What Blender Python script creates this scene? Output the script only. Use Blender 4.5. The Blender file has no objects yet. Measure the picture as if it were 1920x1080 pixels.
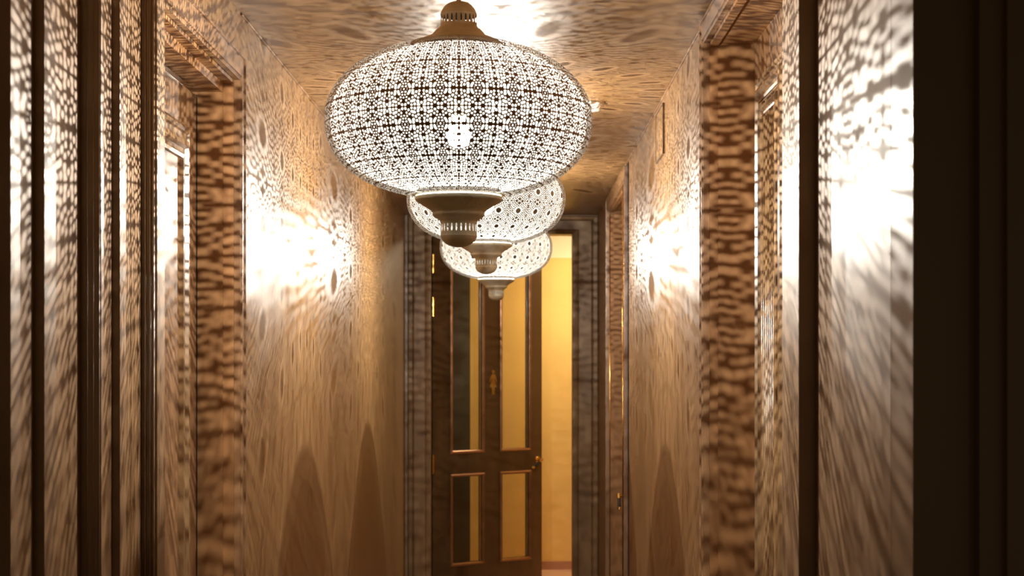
import bpy, bmesh, math
import numpy as np
from mathutils import Vector
PI = math.pi
scn = bpy.context.scene
C = scn.collection

# ---------------------------------------------------------------- camera, world, exposure
EYE = 1.74
cam_d = bpy.data.cameras.new('camera')
cam_d.sensor_width = 36.0
cam_d.lens = 3000 / 1920 * 36.0
cam_d.shift_x = -16 / 1920
cam_d.shift_y = 129 / 1920
cam_d.clip_start = 0.05
cam_d.dof.use_dof = True
cam_d.dof.focus_distance = 4.5
cam_d.dof.aperture_fstop = 7.5
cam = bpy.data.objects.new('camera', cam_d)
cam.location = (0, 0, EYE)
cam.rotation_euler = (PI / 2, 0, 0)
C.objects.link(cam)
scn.camera = cam

world = bpy.data.worlds.new('world')
scn.world = world
world.use_nodes = True
world.node_tree.nodes['Background'].inputs[0].default_value = (1.0, 0.64, 0.30, 1)
world.node_tree.nodes['Background'].inputs[1].default_value = 0.07

vs = scn.view_settings
scn.display_settings.display_device = 'sRGB'
vs.view_transform = 'Standard'
vs.look = 'None'
vs.exposure = 0.0
vs.gamma = 1.0
vs.use_curve_mapping = False
scn.cycles.use_denoising = True
scn.cycles.max_bounces = 8
scn.cycles.diffuse_bounces = 4
scn.cycles.glossy_bounces = 3
scn.cycles.transparent_max_bounces = 24
scn.cycles.sample_clamp_indirect = 4.0
scn.cycles.caustics_reflective = False
scn.cycles.caustics_refractive = False

LAMP_POWER = 124.0
LAMP_COLOR = (1.0, 0.93, 0.82)
BULB_RADIUS = 0.0015


# ---------------------------------------------------------------- materials
def new_mat(name):
    m = bpy.data.materials.new(name)
    m.use_nodes = True
    nt = m.node_tree
    return m, nt, nt.nodes['Principled BSDF'], nt.nodes['Material Output']


def paint(name, col, rough=0.4, metallic=0.0, ior=1.5, var=0.12, scale=6.0, stretch=(1, 1, 1),
          bump=0.0, bump_scale=60.0, rough_var=0.0, coat=0.0):
    m, nt, b, out = new_mat(name)
    N, L = nt.nodes, nt.links
    tc = N.new('ShaderNodeTexCoord')
    mp = N.new('ShaderNodeMapping')
    mp.inputs['Scale'].default_value = stretch
    L.new(tc.outputs['Object'], mp.inputs[0])
    nz = N.new('ShaderNodeTexNoise')
    nz.inputs['Scale'].default_value = scale
    nz.inputs['Detail'].default_value = 5
    L.new(mp.outputs[0], nz.inputs['Vector'])
    rp = N.new('ShaderNodeValToRGB')
    e = rp.color_ramp.elements
    e[0].position, e[1].position = 0.3, 0.7
    e[0].color = [c * (1 - var) for c in col] + [1]
    e[1].color = [min(1, c * (1 + var)) for c in col] + [1]
    L.new(nz.outputs[0], rp.inputs[0])
    L.new(rp.outputs[0], b.inputs['Base Color'])
    b.inputs['Roughness'].default_value = rough
    b.inputs['Metallic'].default_value = metallic
    b.inputs['IOR'].default_value = ior
    b.inputs['Coat Weight'].default_value = coat
    b.inputs['Coat Roughness'].default_value = 0.2
    if rough_var:
        mr = N.new('ShaderNodeMapRange')
        mr.inputs['To Min'].default_value = rough - rough_var
        mr.inputs['To Max'].default_value = rough + rough_var
        L.new(nz.outputs[0], mr.inputs[0])
        L.new(mr.outputs[0], b.inputs['Roughness'])
    if bump:
        n2 = N.new('ShaderNodeTexNoise')
        n2.inputs['Scale'].default_value = bump_scale
        n2.inputs['Detail'].default_value = 4
        L.new(mp.outputs[0], n2.inputs['Vector'])
        bp = N.new('ShaderNodeBump')
        bp.inputs['Strength'].default_value = bump
        bp.inputs['Distance'].default_value = 0.004
        L.new(n2.outputs[0], bp.inputs['Height'])
        L.new(bp.outputs[0], b.inputs['Normal'])
    return m


M = {}
WALLC = (0.31, 0.172, 0.067)
M['wall'] = paint('satin_lacquered_wall', WALLC, 0.40, var=0.10, scale=5, stretch=(1, 1, .35), bump=0.25, bump_scale=38, rough_var=.05, ior=1.8)
M['ceiling'] = paint('satin_lacquered_ceiling', WALLC, 0.40, var=0.10, scale=5, bump=0.25, bump_scale=38, ior=1.75)
M['wood'] = paint('satin_stained_wood', (0.28, 0.150, 0.068), 0.38, var=0.14, scale=9, stretch=(1, 1, .12), bump=0.12, bump_scale=60, ior=1.85)
M['jamb_wood'] = paint('matt_stained_wood', (0.29, 0.140, 0.05), 0.6, var=0.14, scale=9, stretch=(1, 1, .12), bump=0.10, bump_scale=60)
M['arch'] = paint('dark_lacquered_arch', (0.18, 0.095, 0.036), 0.42, var=0.10, scale=7, stretch=(1, 1, .1), bump=0.06, bump_scale=14, ior=2.2)
M['end_trim'] = paint('grey_brown_lacquer', (0.29, 0.175, 0.085), 0.38, var=0.18, scale=8, stretch=(1, 1, .3), ior=1.45, bump=.15, bump_scale=40)
M['end_door'] = paint('dark_walnut_lacquer', (0.12, 0.064, 0.026), 0.32, var=0.2, scale=9, stretch=(1, 1, .12), ior=1.55, bump=.08)
M['bead'] = paint('copper_brown_beading', (0.30, 0.13, 0.045), 0.28, metallic=.4, var=.1)
M['moulding'] = paint('gloss_moulding_wood', (0.30, 0.18, 0.085), 0.30, var=.1, ior=2.0)
M['brass'] = paint('polished_brass', (0.85, 0.52, 0.14), 0.22, metallic=1.0, var=.08)
M['chrome'] = paint('chrome', (0.8, 0.78, 0.75), 0.12, metallic=1.0, var=.02)
M['grip'] = paint('black_lever_grip', (0.015, 0.012, 0.010), 0.3, var=.1)
M['pictogram'] = paint('dull_gold_pictogram', (0.50, 0.28, 0.06), 0.4, metallic=.5, var=.05)
M['lamp_metal'] = paint('brown_patinated_metal', (0.46, 0.38, 0.27), 0.55, metallic=.15, var=.16, scale=22, bump=.25, bump_scale=120)
M['lamp_shell'] = paint('brown_pierced_metal', (0.22, 0.14, 0.075), 0.5, metallic=.15, var=.1, scale=22)
M['lamp_shell_pale'] = paint('pale_pierced_metal', (0.20, 0.165, 0.11), 0.5, metallic=.1, var=.1, scale=22)
M['yellow'] = paint('yellow_plaster', (0.80, 0.51, 0.15), 0.7, var=.07, scale=3, bump=.1)
M['cream'] = paint('cream_plaster', (0.85, 0.72, 0.48), 0.7, var=.04, scale=3)
M['room_base'] = paint('brown_tile_skirting', (0.42, 0.20, 0.11), 0.4, var=.1)
M['room_floor'] = paint('pale_wood_floor', (0.66, 0.40, 0.24), 0.3, var=.18, scale=3, stretch=(1, 6, 1))
M['floor'] = paint('dark_floor', (0.10, 0.055, 0.03), 0.35, var=.15, scale=5)
M['partition'] = paint('dark_partition_board', (0.050, 0.038, 0.020), 0.4, var=.1)
M['finial'] = paint('pale_tarnished_metal', (0.60, 0.57, 0.44), 0.5, metallic=.1, var=.16, scale=22, bump=.25, bump_scale=120)
M['white'] = paint('white_plastic', (0.75, 0.72, 0.66), 0.4, var=.02)
M['black'] = paint('black_gap_strip', (0.012, 0.008, 0.005), 0.6, var=.1)  # shade of the door gaps put in as flat black


def dark_inside(m):
    """sheet metal whose inner face is coloured black to dim the glow in the openings"""
    nt = m.node_tree; N, L = nt.nodes, nt.links
    out = N['Material Output']; b = N['Principled BSDF']
    g = N.new('ShaderNodeNewGeometry')
    d = N.new('ShaderNodeBsdfDiffuse'); d.inputs[0].default_value = (.020, .019, .017, 1)
    mx = N.new('ShaderNodeMixShader')
    L.new(g.outputs['Backfacing'], mx.inputs[0]); L.new(b.outputs[0], mx.inputs[1]); L.new(d.outputs[0], mx.inputs[2])
    L.new(mx.outputs[0], out.inputs[0])


for k in ('lamp_shell', 'lamp_shell_pale', 'lamp_metal', 'finial'):
    dark_inside(M[k])

def glass_mat():
    m, nt, b, out = new_mat('clear_door_glass')
    N, L = nt.nodes, nt.links
    g = N.new('ShaderNodeBsdfGlossy'); g.inputs['Roughness'].default_value = 0.12
    t = N.new('ShaderNodeBsdfTransparent'); t.inputs[0].default_value = (.93, .90, .82, 1)
    fr = N.new('ShaderNodeFresnel'); fr.inputs[0].default_value = 1.5
    mx = N.new('ShaderNodeMixShader')
    L.new(fr.outputs[0], mx.inputs[0]); L.new(t.outputs[0], mx.inputs[1]); L.new(g.outputs[0], mx.inputs[2])
    L.new(mx.outputs[0], out.inputs[0])
    nt.nodes.remove(b)
    return m


def glow_liner_mat():
    m, nt, b, out = new_mat('sheer_glow_liner')  # added layer, lit by the bulb so the openings look white
    N, L = nt.nodes, nt.links
    tr = N.new('ShaderNodeBsdfTranslucent'); tr.inputs[0].default_value = (1, .97, .92, 1)
    t = N.new('ShaderNodeBsdfTransparent')
    mx = N.new('ShaderNodeMixShader'); mx.inputs[0].default_value = 0.045
    L.new(t.outputs[0], mx.inputs[1]); L.new(tr.outputs[0], mx.inputs[2])
    L.new(mx.outputs[0], out.inputs[0])
    nt.nodes.remove(b)
    return m


def bulb_mat():
    m, nt, b, out = new_mat('glowing_bulb_glass')
    N, L = nt.nodes, nt.links
    e = N.new('ShaderNodeEmission'); e.inputs[0].default_value = (1, .9, .75, 1); e.inputs[1].default_value = 150
    t = N.new('ShaderNodeBsdfTransparent')
    ad = N.new('ShaderNodeAddShader')
    L.new(t.outputs[0], ad.inputs[0]); L.new(e.outputs[0], ad.inputs[1])
    L.new(ad.outputs[0], out.inputs[0])
    nt.nodes.remove(b)
    return m


M['glass'] = glass_mat()
M['glow_liner'] = glow_liner_mat()
M['bulb'] = bulb_mat()


# ---------------------------------------------------------------- mesh helpers
def bx(bm, x0, x1, y0, y1, z0, z1):
    v = [bm.verts.new(p) for p in ((x0, y0, z0), (x1, y0, z0), (x1, y1, z0), (x0, y1, z0),
                                   (x0, y0, z1), (x1, y0, z1), (x1, y1, z1), (x0, y1, z1))]
    for f in ((0, 3, 2, 1), (4, 5, 6, 7), (0, 1, 5, 4), (1, 2, 6, 5), (2, 3, 7, 6), (3, 0, 4, 7)):
        bm.faces.new([v[i] for i in f])


def prism(bm, pts, z0, z1):
    """vertical prism over an xy outline"""
    lo = [bm.verts.new((x, y, z0)) for x, y in pts]
    hi = [bm.verts.new((x, y, z1)) for x, y in pts]
    n = len(pts)
    bm.faces.new(lo[::-1]); bm.faces.new(hi)
    for i in range(n):
        j = (i + 1) % n
        bm.faces.new((lo[i], lo[j], hi[j], hi[i]))


def sweep(bm, prof, path, closed=False):
    """prof: list of (a, b); path: list of (origin, A, B) frames: point = origin + a*A + b*B"""
    rings = []
    for o, A, B in path:
        rings.append([bm.verts.new(Vector(o) + Vector(A) * a + Vector(B) * b) for a, b in prof])
    n = len(prof)
    m = len(rings)
    for i in range(m if closed else m - 1):
        r0, r1 = rings[i], rings[(i + 1) % m]
        for k in range(n):
            l = (k + 1) % n
            bm.faces.new((r0[k], r0[l], r1[l], r1[k]))
    if not closed:
        bm.faces.new(rings[0][::-1]); bm.faces.new(rings[-1])


def lathe(bm, prof, n=48, cap=True, cx=0, cy=0):
    rings = []
    for r, z in prof:
        if r < 1e-5:
            rings.append([bm.verts.new((cx, cy, z))])
        else:
            rings.append([bm.verts.new((cx + r * math.cos(2 * PI * i / n), cy + r * math.sin(2 * PI * i / n), z)) for i in range(n)])
    for a, b in zip(rings, rings[1:]):
        for i in range(n):
            j = (i + 1) % n
            if len(a) == 1 and len(b) == 1: continue
            if len(a) == 1: bm.faces.new((a[0], b[j], b[i]))
            elif len(b) == 1: bm.faces.new((a[i], a[j], b[0]))
            else: bm.faces.new((a[i], a[j], b[j], b[i]))
    if cap:
        for r in (rings[0], rings[-1]):
            if len(r) > 2: bm.faces.new(r)


def tube(bm, p0, p1, r0, r1=None, n=14):
    r1 = r0 if r1 is None else r1
    p0, p1 = Vector(p0), Vector(p1)
    d = (p1 - p0).normalized()
    a = d.orthogonal().normalized(); b = d.cross(a)
    R = []
    for p, r in ((p0, r0), (p1, r1)):
        R.append([bm.verts.new(p + a * r * math.cos(2 * PI * i / n) + b * r * math.sin(2 * PI * i / n)) for i in range(n)])
    for i in range(n):
        j = (i + 1) % n
        bm.faces.new((R[0][i], R[0][j], R[1][j], R[1][i]))
    bm.faces.new(R[0][::-1]); bm.faces.new(R[1])


def obj(name, bm, mat, parent=None, smooth=False, bevel=0.0, kind=None, loc=None, rotz=None):
    bmesh.ops.recalc_face_normals(bm, faces=bm.faces)
    me = bpy.data.meshes.new(name)
    bm.to_mesh(me); bm.free()
    me.materials.append(mat)
    if smooth:
        me.polygons.foreach_set('use_smooth', [True] * len(me.polygons))
    o = bpy.data.objects.new(name, me)
    C.objects.link(o)
    if parent: o.parent = parent
    if loc: o.location = loc
    if rotz is not None: o.rotation_euler.z = rotz
    if bevel:
        md = o.modifiers.new('bevel', 'BEVEL'); md.width = bevel; md.segments = 2; md.limit_method = 'ANGLE'
    if kind: o['kind'] = kind
    return o


def struct(name, bm, mat, **k):
    return obj(name, bm, mat, kind='structure', **k)


def empty(name, loc, rotz=0, kind=None):
    o = bpy.data.objects.new(name, None)
    C.objects.link(o)
    o.location = loc; o.rotation_euler.z = rotz
    o.empty_display_size = 0.1
    if kind: o['kind'] = kind
    return o


def tag(o, label, cat, group=None):
    o['label'] = label; o['category'] = cat
    if group: o['group'] = group


# ---------------------------------------------------------------- room shell
XL, XR, CEIL, YEND = -0.815, 0.55, EYE + 1.0, 11.3
H = lambda h: EYE + h
T = 0.30
LA0, LA1, LTOP = 3.56, 4.56, H(0.789)      # left opening
RA0, RA1, RTOP = 3.24, 4.67, H(0.915)      # right opening, near
RB0, RB1, RBTOP = 8.22, 9.88, H(0.90)      # right opening, far
OX0, OX1, OTOP = -0.633, 0.365, H(0.863)   # end opening

bm = bmesh.new()
bx(bm, XL - T, XL, LA1, YEND, 0, CEIL)
bx(bm, XL - T, XL, LA0, LA1, LTOP, CEIL)
bx(bm, XL - T, XL - .04, 3.30, LA0, 0, CEIL)
struct('wall_left', bm, M['wall'])
bm = bmesh.new()
bx(bm, XR, XR + T, RA1, RB0, 0, CEIL)
bx(bm, XR, XR + T, RB1, YEND, 0, CEIL)
bx(bm, XR, XR + T, RA0, RA1, RTOP, CEIL)
bx(bm, XR, XR + T, RB0, RB1, RBTOP, CEIL)
bx(bm, XR + .045, XR + T, 2.50, RA0, 0, CEIL)
struct('wall_right', bm, M['wall'])
bm = bmesh.new()
bx(bm, XL - T, OX0, YEND, YEND + .14, 0, CEIL)
bx(bm, OX1, XR + T, YEND, YEND + .14, 0, CEIL)
bx(bm, OX0, OX1, YEND, YEND + .14, OTOP, CEIL)
struct('wall_end', bm, M['wall'])
bm = bmesh.new()
bx(bm, XL - T, XR + T, 2.3, YEND + .14, CEIL, CEIL + .1)
struct('ceiling', bm, M['ceiling'])
bm = bmesh.new()
bx(bm, -3.2, 3.2, -1.5, YEND + .14, -.1, 0)
struct('floor', bm, M['floor'])


# stepped archway the camera looks through; every board is its own part
def arch(name, boards, base=None):
    root = empty(name, (0, 0, 0), kind='structure')
    for pts in boards:
        bm = bmesh.new()
        prism(bm, pts, 0, CEIL - .001)
        obj('jamb_board', bm, M['arch'], root, bevel=.0015)
    return root


stepsL = [(-.790, 3.480, 3.555), (-.825, 3.296, 3.480), (-.8416, 3.212, 3.296), (-.884, 2.971, 3.212), (-.904, 2.837, 2.971)]
aL = arch('trim_1', [[(x, a), (x, b), (-1.05, b), (-1.05, a)] for x, a, b in stepsL])
bm = bmesh.new()
for x in (-.798, -.806, -.8165):                # slim reeds on the board facing the camera
    tube(bm, (x, 3.479, 0), (x, 3.479, CEIL - .002), .0028, n=10)
obj('reeding', bm, M['arch'], aL, smooth=True)
bm = bmesh.new()
for x in (-.846, -.858, -.870):
    tube(bm, (x, 3.2115, 0), (x, 3.2115, CEIL - .002), .0016, n=8)
obj('reeding', bm, M['arch'], aL, smooth=True)
bm = bmesh.new()
prism(bm, [(-1.05, 2.60), (-.955, 2.60), (-.955, 2.78), (-.968, 2.80), (-.968, 2.837), (-1.05, 2.837)], 0, CEIL - .001)
obj('jamb_board', bm, M['arch'], aL)

stepsR = [[(.53, 3.05), (.85, 3.05), (.85, 3.24), (.53, 3.24)],
          [(.5635, 2.434), (.85, 2.434), (.85, 3.05), (.5635, 3.05)],
          [(.5742, 2.34), (.85, 2.34), (.85, 2.434), (.5635, 2.434)]]
arch('trim_2', stepsR)
# dark lobby walls on the camera's side
bm = bmesh.new()
bx(bm, -3.2, -1.05, 2.70, 2.84, 0, CEIL + .5)
struct('wall_front_left', bm, M['arch'])
bm = bmesh.new()
prism(bm, [(.85, 2.34), (.85, 2.50), (3.2, 2.50), (3.2, 2.30), (.700, 2.30), (.700, 2.315), (.664, 2.315), (.664, 2.3395), (.85, 2.3395)], 0, CEIL + .5)
struct('wall_front_right', bm, M['arch'])
bm = bmesh.new()
bx(bm, -3.2, 3.2, -1.5, 2.3, CEIL + .5, CEIL + .6)
bx(bm, -3.2, 3.2, 2.2, 2.3, CEIL + .1, CEIL + .5)
struct('ceiling_lobby', bm, M['arch'])

# ---------------------------------------------------------------- casings
CAS = [(0, 0), (0, .016), (.010, .016), (.0105, .021), (.0150, .021), (.0155, .016), (.068, .016), (.0685, .021), (.0735, .021), (.074, .012), (.085, .012), (.085, 0)]


def casing(name, pts, outs, nrm, mat, prof=CAS, parent=None, zlim=None):
    """pts: corner points of the opening outline, outs: outward mitre directions, nrm: direction out of the wall"""
    bm = bmesh.new()
    sweep(bm, prof, [(p, o, nrm) for p, o in zip(pts, outs)])
    return struct(name, bm, mat) if parent is None else obj(name, bm, mat, parent)


def wall_casing(name, x, y0, y1, top, nx, near=True, prof=CAS, mat=None):
    pts = [(x, y1, 0), (x, y1, top), (x, y0, top)]
    outs = [(0, 1, 0), (0, 1, 1), (0, 0 if not near else -1, 1)]
    if near:
        pts.append((x, y0, 0)); outs.append((0, -1, 0))
    return casing(name, pts, outs, (nx, 0, 0), mat or M['wood'], prof)


wall_casing('trim_3', XL, LA0, LA1, LTOP, 1, near=False)
wall_casing('trim_4', XR, RA0, RA1, RTOP, -1, near=False, prof=[(a * .93, b) for a, b in CAS])
wall_casing('trim_5', XR, RB0, RB1, RBTOP, -1)
for nm, x, y0, y1 in (('trim_8', XL + .002, 4.66, YEND), ('trim_9', XR - .002, 4.76, 8.13)):   # thin bead where wall meets ceiling
    bm = bmesh.new()
    tube(bm, (x, y0, CEIL - .003), (x, y1, CEIL - .003), .0035, n=8)
    struct(nm, bm, M['wood'])
ECAS = [(0, 0), (0, .030), (.012, .034), (.026, .030), (.030, .018), (.036, .022), (.095, .022), (.100, .014), (.106, .030), (.124, .036), (.130, .030), (.130, 0)]
bm = bmesh.new()
LW, RW = .160 / .130, .182 / .130
rings = [((OX0, YEND, 0), (-LW, 0, 0)), ((OX0, YEND, OTOP), (-LW, 0, 1)), ((OX1, YEND, OTOP), (RW, 0, 1)), ((OX1, YEND, 0), (RW, 0, 0))]
sweep(bm, ECAS, [(p, o, (0, -1, 0)) for p, o in rings])
struct('trim_6', bm, M['end_trim'])


# ---------------------------------------------------------------- recessed side doors
def moulding(bm, yc0, yc1, z0, z1, x, nx, w):
    """raised rectangular moulding frame on a plane x=const; outline yc0..yc1, z0..z1, width w inwards"""
    prof = [(0, 0), (0, .006), (.1 * w, .012), (.22 * w, .012), (.26 * w, .006), (.42 * w, .006), (.48 * w, .016), (.66 * w, .019), (.72 * w, .009),
            (.84 * w, .009), (.9 * w, .013), (w, .011), (w, 0)]
    path = [((x, yc0, z0), (0, 1, 1), (nx, 0, 0)), ((x, yc1, z0), (0, -1, 1), (nx, 0, 0)),
            ((x, yc1, z1), (0, -1, -1), (nx, 0, 0)), ((x, yc0, z1), (0, 1, -1), (nx, 0, 0))]
    sweep(bm, prof, path, closed=True)


def lever(parent, at, nx, dirv, length=.11, name='door_handle', vertical_plate=None, grip=True):
    """lever handle: rosette, neck, grip; at is the point on the door face, nx its outward normal, dirv the lever direction"""
    at, nx, dirv = Vector(at), Vector(nx), Vector(dirv).normalized()
    bm = bmesh.new()
    tube(bm, at, at + nx * .010, .026, .022, 24)
    tube(bm, at + nx * .010, at + nx * .050, .010, .009, 14)
    tube(bm, at + nx * .048 - dirv * .012, at + nx * .048 + dirv * .020, .013, .010, 14)
    h = obj(name, bm, M['brass'], parent, smooth=False, bevel=.001)
    bm = bmesh.new()
    tube(bm, at + nx * .048 + dirv * .020, at + nx * .048 + dirv * length, .009, .011, 14)
    obj('grip', bm, M['grip'] if grip else M['brass'], h)
    bm = bmesh.new()
    tube(bm, at + nx * .048 + dirv * length, at + nx * .048 + dirv * (length + .014), .012, .008, 14)
    obj('end_cap', bm, M['brass'], h)
    return h


def side_door(name, xw, nx, y0, y1, top, depth1, xleaf, z_stop):
    """xw wall plane, nx direction into the corridor (+1 left wall, -1 right wall)"""
    root = empty(name, (xw, (y0 + y1) / 2, 0), kind='structure')
    off = Vector((-xw, -(y0 + y1) / 2, 0))
    d = -nx                                         # into the wall
    # lining: a shallow outer rebate and the deep jamb
    bm = bmesh.new()
    e = .002
    xa, xb = sorted((xw + d * .0005, xw + d * depth1))
    bx(bm, xa, xb, y1 - .012, y1 - e, 0, top - e)
    bx(bm, xa, xb, y0 + e, y0 + .012, 0, top - e)
    bx(bm, xa, xb, y0 + .012, y1 - .012, top - .012, top - e)
    xc, xd = sorted((xw + d * depth1, xleaf))
    bx(bm, xc, xd, y1 - .022, y1 - e, 0, z_stop)
    bx(bm, xc, xd, y0 + e, y0 + .022, 0, z_stop)
    bx(bm, xc, xd, y0 + e, y1 - e, z_stop, top - e)
    bmesh.ops.translate(bm, verts=bm.verts, vec=off)
    obj('jamb', bm, M['jamb_wood'], root)
    # leaf
    bm = bmesh.new()
    xe, xf = sorted((xleaf, xleaf + d * .045))
    bx(bm, xe, xf, y0 + .02, y1 - .006, .006, top - .003)
    bmesh.ops.translate(bm, verts=bm.verts, vec=off)
    leaf = obj('door_leaf', bm, M['wood'], root)
    return root, leaf, off


dl, leaf, off = side_door('door_1', XL, 1, LA0, LA1, LTOP, .030, -.918, H(.751))
for (a, b, z0, z1) in ((3.66, 4.40, H(-.72), H(.630)), (3.66, 4.40, .22, H(-.86))):
    bm = bmesh.new()
    moulding(bm, a, b, z0, z1, -.918, 1, .095)
    bmesh.ops.translate(bm, verts=bm.verts, vec=off)
    obj('panel_moulding', bm, M['moulding'], dl)
bm = bmesh.new()
bx(bm, -.918, -.9165, LA1 - .034, LA1 - .022, 0, H(.751))
bmesh.ops.translate(bm, verts=bm.verts, vec=off)
obj('gap_strip', bm, M['black'], dl)  # black strip for the dark line between jamb and leaf
bm = bmesh.new()                              # pale strip along the head of the leaf
bx(bm, -.918, -.910, LA0 + .03, LA1 - .03, H(.732), H(.747))
bmesh.ops.translate(bm, verts=bm.verts, vec=off)
obj('head_strip', bm, M['chrome'], dl, bevel=.001)

dr, leaf, off = side_door('door_2', XR, -1, RA0, RA1, RTOP, .024, .679, RTOP - .006)
for (a, b, w, z0, z1) in ((4.06, 4.56, .075, H(-.95), H(.787)), (4.135, 4.485, .045, H(-.875), H(.712)), (3.40, 3.98, .085, H(-.95), H(.787))):
    bm = bmesh.new()
    moulding(bm, a, b, z0, z1, .679, -1, w)
    bmesh.ops.translate(bm, verts=bm.verts, vec=off)
    obj('panel_moulding', bm, M['moulding'], dr)
bm = bmesh.new()
bx(bm, .6765, .679, 4.405, 4.425, .05, H(.712))
bmesh.ops.translate(bm, verts=bm.verts, vec=off)
obj('gap_strip', bm, M['black'], dr)  # dark gap between the mouldings, put in as a black strip
bm = bmesh.new()                              # chrome latch on the near jamb
bx(bm, .548, .556, 3.243, 3.262, H(-.262), H(-.158))
tube(bm, (.552, 3.262, H(-.175)), (.548, 3.286, H(-.190)), .006, n=10)
tube(bm, (.548, 3.286, H(-.190)), (.548, 3.286, H(-.245)), .006, .004, n=10)
bmesh.ops.translate(bm, verts=bm.verts, vec=off)
obj('latch', bm, M['chrome'], dr, bevel=.001)

bm = bmesh.new()                              # reeded strip beside the panel
for k in range(7):
    tube(bm, (.676, 4.235 + k * .034, .05), (.676, 4.235 + k * .034, H(.705)), .008, n=10)
bmesh.ops.translate(bm, verts=bm.verts, vec=off)
obj('reeding', bm, M['moulding'], dr, smooth=True)

db, leaf, off = side_door('door_3', XR, -1, RB0, RB1, RBTOP, .024, .640, RBTOP - .006)
for y in (8.30, 9.10):
    bm = bmesh.new()
    moulding(bm, y, y + .70, H(-.6), H(.75), .640, -1, .07)
    bmesh.ops.translate(bm, verts=bm.verts, vec=off)
    obj('panel_moulding', bm, M['brass'], db)  # brass colour stands in for gold reflections of the washroom
for (x, y) in ((XR + .001, 9.868), (.5255, 8.222)):
    bm = bmesh.new()
    tube(bm, (x, y, .01), (x, y, RBTOP - .02), .0035, n=10)
    bmesh.ops.translate(bm, verts=bm.verts, vec=off)
    obj('reflection_bead', bm, M['brass'], db, smooth=True)  # gold rods in place of the washroom's yellow reflections
bm = bmesh.new()
bx(bm, .545, .5495, 8.115, 8.135, .0, CEIL - .01)
bmesh.ops.translate(bm, verts=bm.verts, vec=off)
obj('gap_strip', bm, M['black'], db)  # dark gap between wall and casing, put in as a black strip
lever(db, Vector((.640, 9.62, H(-.835))) + off, (-1, 0, 0), (.0, -.5, -.86), .08)

# ---------------------------------------------------------------- end door, ajar into the washroom
ang = math.atan2(.61, .79)
root = empty('door_4', (OX0 + .012, YEND + .045, 0), ang, kind='structure')
TH, LL, DT = .042, .985, OTOP - .012
panes = [(.171, .4305), (.614, .861)]
rows = [(.26, H(-.862)), (H(-.673), H(.735))]
# frame built of stiles and rails, one mesh
bm = bmesh.new()
xs = [0, panes[0][0], panes[0][1], panes[1][0], panes[1][1], LL]
zs = [.008, rows[0][0], rows[0][1], rows[1][0], rows[1][1], DT]
for i in range(5):
    for j in range(5):
        if i in (1, 3) and j in (1, 3): continue
        bx(bm, xs[i], xs[i + 1], 0, TH, zs[j], zs[j + 1])
bmesh.ops.remove_doubles(bm, verts=bm.verts, dist=1e-5)
seen = {}
for f in bm.faces:
    seen.setdefault(tuple(sorted(v.index for v in f.verts)), []).append(f)
bm.faces.index_update()
dup = {}
for f in list(bm.faces):
    k = tuple(round(c, 4) for c in f.calc_center_median())
    dup.setdefault(k, []).append(f)
bmesh.ops.delete(bm, geom=[f for v in dup.values() if len(v) > 1 for f in v], context='FACES_ONLY')
leafo = obj('door_frame', bm, M['end_door'], root)
for (a, b) in panes:
    for (z0, z1) in rows:
        bm = bmesh.new()
        bx(bm, a + .001, b - .001, .018, .023, z0 + .001, z1 - .001)
        obj('glass_pane', bm, M['glass'], root)
        bm = bmesh.new()
        w = .022
        prof = [(0, 0), (-w, 0), (-w, .006), (-w * .6, .013), (-w * .25, .009), (0, .004)]
        path = [((a, 0, z0), (1, 0, 1), (0, -1, 0)), ((b, 0, z0), (-1, 0, 1), (0, -1, 0)),
                ((b, 0, z1), (-1, 0, -1), (0, -1, 0)), ((a, 0, z1), (1, 0, -1), (0, -1, 0))]
        sweep(bm, prof, path, closed=True)
        obj('beading', bm, M['bead'], root)
lever(root, (LL - .045, -.0005, H(-.765)), (0, -1, 0), (-.72, 0, -.52), .085)
for h in (.659, .354, -.765):
    bm = bmesh.new()
    tube(bm, (-.004, -.008, H(h) - .068), (-.004, -.008, H(h) + .068), .007, n=12)
    bx(bm, .001, .020, -.003, -.0003, H(h) - .066, H(h) + .066)
    for dz in (-.045, 0, .045):
        tube(bm, (.012, -.003, H(h) + dz), (.012, -.0045, H(h) + dz), .003, n=8)
    obj('hinge', bm, M['brass'], root)
# washroom pictogram of a woman in a dress
sx, sz = .5315, H(-.186)
pts = [(-.008, .060), (.008, .060), (.020, .050), (.034, .004), (.026, .001), (.015, .030), (.013, .020), (.030, -.036), (.013, -.036),
       (.011, -.090), (.002, -.090), (.000, -.040), (-.002, -.090), (-.011, -.090), (-.013, -.036), (-.030, -.036), (-.013, .020), (-.015, .030),
       (-.026, .001), (-.034, .004), (-.020, .050)]
bm = bmesh.new()
for ring in (pts, [(.0125 * math.cos(t * PI / 10), .077 + .0125 * math.sin(t * PI / 10)) for t in range(20)]):
    f0 = [bm.verts.new((sx + a, -.003, sz + b)) for a, b in ring]
    f1 = [bm.verts.new((sx + a, -.0002, sz + b)) for a, b in ring]
    bm.faces.new(f0); bm.faces.new(f1[::-1])
    for i in range(len(ring)):
        j = (i + 1) % len(ring)
        bm.faces.new((f0[i], f1[i], f1[j], f0[j]))
pic = obj('woman_pictogram', bm, M['pictogram'], root)
pic['label'] = 'dull gold pictogram of a woman in a dress'

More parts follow.
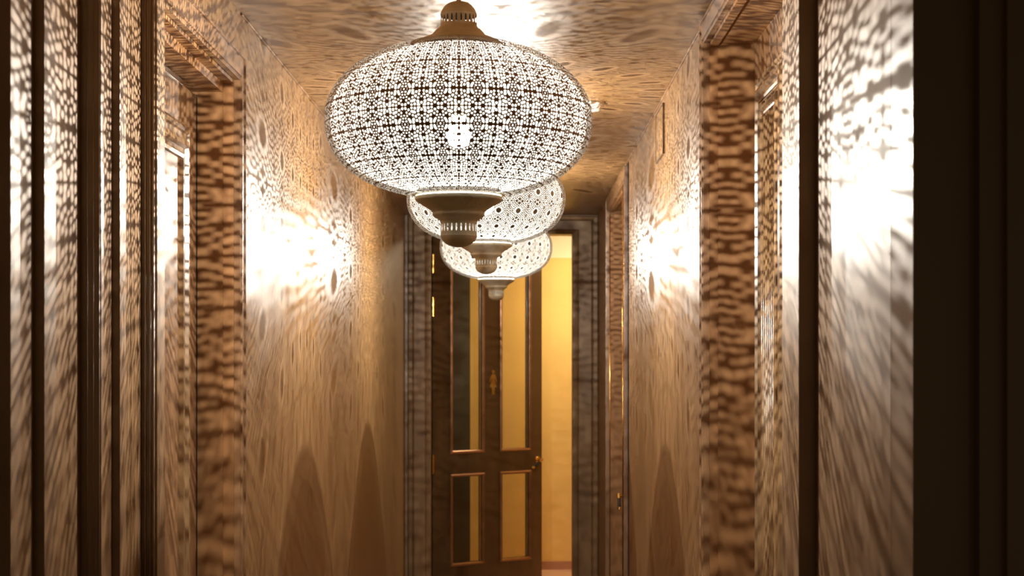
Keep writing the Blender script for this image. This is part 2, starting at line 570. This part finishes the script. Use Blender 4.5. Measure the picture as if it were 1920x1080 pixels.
# ---------------------------------------------------------------- washroom behind the end door
Y0, Y1 = YEND + .14, 13.1
bm = bmesh.new(); bx(bm, -1.6, 1.4, Y1, Y1 + .1, 0, H(.81)); struct('wall_washroom', bm, M['yellow'])
bm = bmesh.new(); bx(bm, -1.6, 1.4, Y1 - .004, Y1 + .1, H(.81), CEIL); struct('trim_7', bm, M['cream'])
bm = bmesh.new(); bx(bm, -1.7, -1.6, Y0, Y1 + .1, 0, CEIL); struct('wall_washroom_left', bm, M['yellow'])
bm = bmesh.new(); bx(bm, 1.4, 1.5, Y0, Y1 + .1, 0, CEIL); struct('wall_washroom_right', bm, M['yellow'])
bm = bmesh.new(); bx(bm, -1.7, 1.5, Y0, Y1 + .1, CEIL, CEIL + .1); struct('ceiling_washroom', bm, M['cream'])
bm = bmesh.new(); bx(bm, -1.7, 1.5, Y0, Y1 + .1, -.1, .0); struct('floor_washroom', bm, M['room_floor'])
bm = bmesh.new(); bx(bm, -1.6, 1.4, Y1 - .015, Y1, .0, .066); struct('baseboard_washroom', bm, M['room_base'])
bm = bmesh.new()
bx(bm, -1.595, -.405, 12.86, 12.89, .0, H(.97))
part = obj('cubicle_partition', bm, M['partition'], bevel=.003)
tag(part, 'dark cubicle partition behind the left panes of the end door', 'partition')
bm = bmesh.new()
lathe(bm, [(.0, CEIL - .055), (.09, CEIL - .05), (.14, CEIL - .03), (.155, CEIL - .001)], 40, cx=.55, cy=12.2)
m_, nt_, b_, o_ = new_mat('lit_opal_glass')
b_.inputs['Base Color'].default_value = (1, .9, .75, 1)
b_.inputs['Emission Color'].default_value = (1, .88, .62, 1)
b_.inputs['Emission Strength'].default_value = 135
o = obj('ceiling_light', bm, m_, smooth=True)
tag(o, 'round opal ceiling light inside the yellow washroom', 'ceiling light')

# ---------------------------------------------------------------- small fittings
root = empty('access_panel', (XR, 6.265, H(.78)))
bm = bmesh.new()
bx(bm, -.006, 0, -.155, .155, 0, .185)
obj('cover', bm, M['wall'], root, bevel=.0012)
bm = bmesh.new()
for a in ((-.160, -.155, 0 - .005, .19), (.155, .160, -.005, .19)): bx(bm, -.008, 0, a[0], a[1], a[2], a[3])
bx(bm, -.008, 0, -.155, .155, -.005, 0); bx(bm, -.008, 0, -.155, .155, .185, .19)
obj('rim', bm, M['end_door'], root)
tag(root, 'thin wall-coloured access panel with dark rim, high on the right wall', 'access panel')
bm = bmesh.new()
lathe(bm, [(0, -.034), (.030, -.033), (.042, -.026), (.044, -.016), (.052, -.012), (.055, -.001), (.055, 0)], 40)
o = obj('smoke_detector', bm, M['white'], smooth=True, loc=(.275, 6.3, CEIL))
tag(o, 'small white round smoke detector on the ceiling right of the lanterns', 'smoke detector')


# ---------------------------------------------------------------- pierced lanterns
def march(name, P, F, mat, parent):
    """P: (nv+1, nu, 3) grid of points closed in u, F>0 where metal. Returns a mesh of the metal cut along F=0."""
    nv, nu = P.shape[0] - 1, P.shape[1]
    F = np.where(np.abs(F) < 1e-4, 1e-4, F)
    un = (np.arange(nu) + 1) % nu
    gid = np.arange((nv + 1) * nu).reshape(nv + 1, nu)
    FP = F
    hu = FP / (FP - FP[:, un]); hu = np.where((FP > 0) != (FP[:, un] > 0), hu, .5)
    PH = P + (P[:, un] - P) * np.clip(hu, .02, .98)[..., None]
    hv = FP[:-1] / (FP[:-1] - FP[1:]); hv = np.where((FP[:-1] > 0) != (FP[1:] > 0), hv, .5)
    PV = P[:-1] + (P[1:] - P[:-1]) * np.clip(hv, .02, .98)[..., None]
    nP = (nv + 1) * nu
    hid = nP + gid
    vid = 2 * nP + np.arange(nv * nu).reshape(nv, nu)
    V = np.concatenate([P.reshape(-1, 3), PH.reshape(-1, 3), PV.reshape(-1, 3)])
    a, b, c, d = gid[:-1], gid[:-1][:, un], gid[1:][:, un], gid[1:]
    e0, e1, e2, e3 = hid[:-1], vid[:, un], hid[1:], vid
    ins = (F > 0)
    code = ins[:-1] * 1 + ins[:-1][:, un] * 2 + ins[1:][:, un] * 4 + ins[1:] * 8
    K = {'a': a, 'b': b, 'c': c, 'd': d, '0': e0, '1': e1, '2': e2, '3': e3}
    T_ = {15: ['abcd'], 1: ['a03'], 2: ['b10'], 4: ['c21'], 8: ['d32'], 3: ['ab13'], 6: ['bc20'], 12: ['cd31'], 9: ['da02'],
          7: ['abc23'], 14: ['bcd30'], 13: ['cda01'], 11: ['dab12'], 5: ['a03', 'c21'], 10: ['b10', 'd32']}
    loops, totals = [], []
    for k, polys in T_.items():
        m = code == k
        if not m.any(): continue
        for s in polys:
            q = np.stack([K[ch][m] for ch in s], 1)
            loops.append(q.reshape(-1)); totals.append(np.full(len(q), len(s)))
    loops = np.concatenate(loops); totals = np.concatenate(totals)
    used = np.unique(loops)
    remap = np.zeros(len(V), dtype=np.int64); remap[used] = np.arange(len(used))
    V = V[used]; loops = remap[loops]
    me = bpy.data.meshes.new(name)
    me.vertices.add(len(V)); me.vertices.foreach_set('co', V.reshape(-1).astype(np.float32))
    me.loops.add(len(loops)); me.loops.foreach_set('vertex_index', loops.astype(np.int32))
    me.polygons.add(len(totals))
    me.polygons.foreach_set('loop_start', np.concatenate([[0], np.cumsum(totals)[:-1]]).astype(np.int32))
    me.polygons.foreach_set('loop_total', totals.astype(np.int32))
    me.polygons.foreach_set('use_smooth', np.ones(len(totals), dtype=bool))
    me.update(calc_edges=True)
    me.materials.append(mat)
    o = bpy.data.objects.new(name, me); C.objects.link(o); o.parent = parent
    return o


def resample(prof, n):
    p = np.array(prof, float)
    s = np.concatenate([[0], np.cumsum(np.hypot(*np.diff(p, axis=0).T))])
    t = np.linspace(0, s[-1], n + 1)
    return np.interp(t, s, p[:, 0]), np.interp(t, s, p[:, 1]), s[-1]


def revolve(r, z, nu):
    th = np.arange(nu) * 2 * PI / nu - PI / 2
    return np.stack([r[:, None] * np.cos(th), r[:, None] * np.sin(th), np.repeat(z[:, None], nu, 1)], -1)


def voronoi_tile(seeds, n, w, R, disc=0.0):
    """periodic mirrored filigree tile; >0 metal. seeds: (u, v, solid) in [0,.5]^2"""
    pts = {}
    for q in seeds:
        u, v, sol = q[:3]
        grp = q[3] if len(q) > 3 else 0
        for a in (-1, 1):
            for b in (-1, 1):
                for i in (-1, 0, 1):
                    for j in (-1, 0, 1):
                        x, y = round(a * u + i, 5), round(b * v + j, 5)
                        if abs(x) < .85 and abs(y) < .85:
                            gid = grp * 1000 + (a + 1) * 300 + (b + 1) * 100 + (i + 1) * 10 + (j + 1) if grp else 0
                            pts.setdefault((x, y), (sol, gid))
    p = np.array([(x, y, *pts[(x, y)]) for x, y in sorted(pts)])
    g = (np.arange(n) / n) - .5
    U, V = np.meshgrid(g, g)
    X = np.stack([U.ravel(), V.ravel()], 1)
    D2 = ((X[:, None] - p[None, :, :2]) ** 2).sum(-1)
    o = np.argsort(D2, 1)[:, :9]
    i0 = o[:, 0]
    acc = np.zeros(len(X)); KS = 110.0
    for k in range(1, 9):
        j = o[:, k]
        dist = np.sqrt(((p[i0, :2] - p[j, :2]) ** 2).sum(-1))
        same = (p[i0, 3] == p[j, 3]) & (p[i0, 3] > 0)
        acc += np.where(same, 0, 1) * np.exp(-KS * (D2[np.arange(len(X)), j] - D2[np.arange(len(X)), i0]) / (2 * dist))
    best = -np.log(acc + 1e-12) / KS
    d0 = np.sqrt(D2[np.arange(len(X)), i0])
    hole = np.minimum(best - w, R - d0)
    f = -hole
    f = np.where(p[i0, 2] > .5, np.maximum(f, w * .5), f)
    if disc:
        dd = np.sqrt(U.ravel() ** 2 + V.ravel() ** 2)
        f = np.maximum(f, disc - dd)
    return f.reshape(n, n)


SEED1 = [(.05, .06, 0), (.13, .0, 1), (.135, .095, 0), (.0, .165, 1), (.07, .175, 0), (.225, .045, 0), (.225, .14, 0, 1), (.30, .165, 0, 1), (.31, .065, 0),
         (.415, .045, 0, 2), (.405, .145, 0, 2), (.5, .105, 0), (.5, .19, 1), (.0, .5, 0), (.085, .485, 0), (.055, .42, 0), (.16, .44, 0, 3),
         (.125, .355, 0, 3), (.035, .33, 0), (.0, .255, 0), (.085, .265, 0), (.155, .22, 0), (.185, .29, 1), (.26, .455, 0, 4), (.34, .5, 1), (.265, .365, 0, 4), (.355, .41, 0),
         (.45, .43, 0, 5), (.5, .5, 1), (.445, .335, 0, 5), (.5, .27, 0), (.245, .255, 0), (.335, .285, 0), (.415, .235, 0), (.5, .37, 1)]
SEED2 = [(.0, .0, 1), (.19, .0, 0), (.175, .09, 0), (.12, .165, 0), (.04, .2, 0), (.27, .05, 0), (.26, .15, 0), (.20, .22, 0), (.11, .26, 0), (.0, .29, 0),
         (.36, .03, 0), (.35, .12, 0), (.44, .06, 0), (.43, .16, 0), (.5, .0, 0), (.5, .12, 0), (.33, .22, 0), (.28, .29, 0), (.18, .32, 0), (.07, .34, 0),
         (.41, .26, 0), (.49, .24, 0), (.37, .33, 0), (.27, .38, 0), (.14, .40, 0), (.0, .40, 1), (.46, .34, 0), (.41, .41, 0), (.33, .46, 0), (.22, .46, 0),
         (.08, .46, 0), (.0, .5, 0), (.5, .42, 0), (.5, .5, 0), (.15, .5, 1)]

S = 0.6 / 502.0                    # metres per pixel measured on the nearest lantern
A_, B_ = 0.3, 150 * S


def shell_profile(inset=0.0, steps=260):
    pr = []
    for i in range(steps + 1):
        t = PI / 2 - PI * i / steps
        n = 2.0 if t > 0 else 2.35
        r = abs(math.cos(t)) ** (2 / n) * (A_ - inset)
        z = math.copysign(abs(math.sin(t)) ** (2 / n), t) * (B_ - inset)
        pr.append((r, z))
    return [p for p in pr if (p[0] > 74 * S if p[1] > 0 else p[0] > 80 * S)]


def build_lantern(name, seeds, n, w, R, disc, shellmat, phase):
    root = empty(name, (0, 0, 0))
    pr = shell_profile()
    length = resample(pr, 10)[2]
    rowsN = round(length / (63 * S))
    r, z, _ = resample(pr, rowsN * n)
    tile = voronoi_tile(seeds, n, w, R, disc)
    F = np.tile(tile, (rowsN + 2, 24))[int(phase * n):int(phase * n) + rowsN * n + 1]
    edge = np.minimum(np.arange(rowsN * n + 1), np.arange(rowsN * n + 1)[::-1]) / n
    F = np.maximum(F, (.10 - edge)[:, None])
    march('shade', revolve(r, z, 24 * n)[::-1], F[::-1], shellmat, root)
    # added translucent layer that catches bulb light and whitens the openings
    bm = bmesh.new()
    lathe(bm, [(a, b) for a, b in resample_pairs(shell_profile(.012), 40)], 96, cap=False)
    obj('glow_liner', bm, M['glow_liner'], root, smooth=True)
    # cap with a ring of slots
    zc = lambda y: (222 - y) * S
    cp = [(88, 88), (83, 81), (70, 74), (57, 69), (50, 65), (45, 58), (40, 54), (36, 51), (34.5, 47), (34, 40), (34, 30), (35, 26.5), (34.2, 25.5), (32.5, 20), (28, 12), (21, 6), (12, 2.5), (5, 1.5), (3, 1)]
    cp = smooth_profile([(a * S, zc(b)) for a, b in cp])
    r, z, _ = resample(cp, 220)
    nu = 24 * 18
    th = (np.arange(nu) / 18.0) % 1.0 - .5
    zz = (z[:, None] - zc(37)) / (7.5 * S)
    uu = th[None, :] / .20
    F = (uu ** 2 + zz ** 2 - 1) * .5
    march('cap', revolve(r, z, nu), F, M['lamp_metal'], root)
    # finial with a slotted neck
    fp = [(74, 366), (80, 368), (82.5, 371), (82.5, 375), (80, 378), (72, 383), (62, 389), (54, 394), (49, 399), (49.5, 403), (48, 406), (42, 410), (36, 414), (33.8, 418), (34, 430), (34, 441), (35, 443), (34, 445),
          (32, 450), (27, 456), (19, 461), (10, 463.6), (1, 464.5)]
    fp = smooth_profile([(a * S, zc(b)) for a, b in fp])
    r, z, _ = resample(fp, 260)
    zz = (z[:, None] - zc(428)) / (7.0 * S)
    F = (uu ** 2 + zz ** 2 - 1) * .5
    march('finial', revolve(r, z, nu)[::-1], F[::-1], M['finial'], root)
    # bulb, socket, rod, ceiling rose
    zb = (222 - 252) * S
    bm = bmesh.new()
    lathe(bm, [(.0, zb + .040), (.018, zb + .040), (.019, zb + .090), (.010, zb + .100), (.004, zb + .104), (.004, zc(1) + .002), (0, zc(1) + .002)], 24)
    sock = obj('socket', bm, M['lamp_metal'], root)
    bm = bmesh.new()
    lathe(bm, [(0, zb - .030), (.012, zb - .028), (.022, zb - .019), (.028, zb - .006), (.029, zb + .006), (.024, zb + .018), (.015, zb + .027), (.013, zb + .038), (0, zb + .039)], 32)
    obj('bulb', bm, M['bulb'], sock, smooth=True)
    ld = bpy.data.lights.new('bulb_light', 'POINT')
    ld.energy = LAMP_POWER / 3; ld.color = LAMP_COLOR; ld.shadow_soft_size = BULB_RADIUS
    for dx in (-.0035, 0, .0035):                 # the filament runs across the corridor
        lo = bpy.data.objects.new('bulb_light', ld); C.objects.link(lo); lo.parent = root; lo.location = (dx, 0, zb)
    return root


def resample_pairs(pr, n):
    r, z, _ = resample(pr, n)
    return list(zip(r, z))


def smooth_profile(p, it=2):
    for _ in range(it):
        q = [p[0]]
        for a, b in zip(p, p[1:]):
            q += [(a[0] * .75 + b[0] * .25, a[1] * .75 + b[1] * .25), (a[0] * .25 + b[0] * .75, a[1] * .25 + b[1] * .75)]
        q.append(p[-1]); p = q
    return p


def hang(root, height):
    """rod and ceiling rose for a lantern whose centre is at this height"""
    top = CEIL - height
    bm = bmesh.new()
    lathe(bm, [(0, 220 * S), (.0055, 220 * S), (.0055, top - .02), (0, top - .02)], 16)
    obj('rod', bm, M['lamp_metal'], root)
    bm = bmesh.new()
    lathe(bm, [(0, top - .035), (.012, top - .034), (.030, top - .024), (.048, top - .008), (.050, top - .0005), (0, top - .0005)], 32)
    obj('ceiling_rose', bm, M['lamp_metal'], root, smooth=True)


G = 'pierced globe lanterns along the corridor'
L1 = build_lantern('pendant_lantern', SEED1, 44, .0135, .2, 0, M['lamp_shell'], .30)
L1.location = (-.139, 3.6, H(.536)); L1.rotation_euler.z = 0.04
hang(L1, L1.location.z)
tag(L1, 'large brown pierced metal lantern hanging nearest, with dense floral openwork', 'pendant lamp', G)
L2 = build_lantern('pendant_lantern', SEED2, 36, .012, .2, .125, M['lamp_shell_pale'], .5)
L3 = L2.copy(); C.objects.link(L3)
for ch in list(L2.children):
    c = ch.copy(); C.objects.link(c); c.parent = L3
    for sub in list(ch.children):
        d = sub.copy(); C.objects.link(d); d.parent = c
L2.location = (-.130, 6.05, H(.602)); L2.rotation_euler.z = .05
L3.location = (-.130, 8.52, H(.588)); L3.rotation_euler.z = -.03
hang(L2, L2.location.z); hang(L3, L3.location.z)
tag(L2, 'pale pierced lantern with rows of solid discs, the middle of three, half behind the nearest', 'pendant lamp', G)
tag(L3, 'pale pierced lantern with rows of solid discs, the farthest and smallest, before the end door', 'pendant lamp', G)
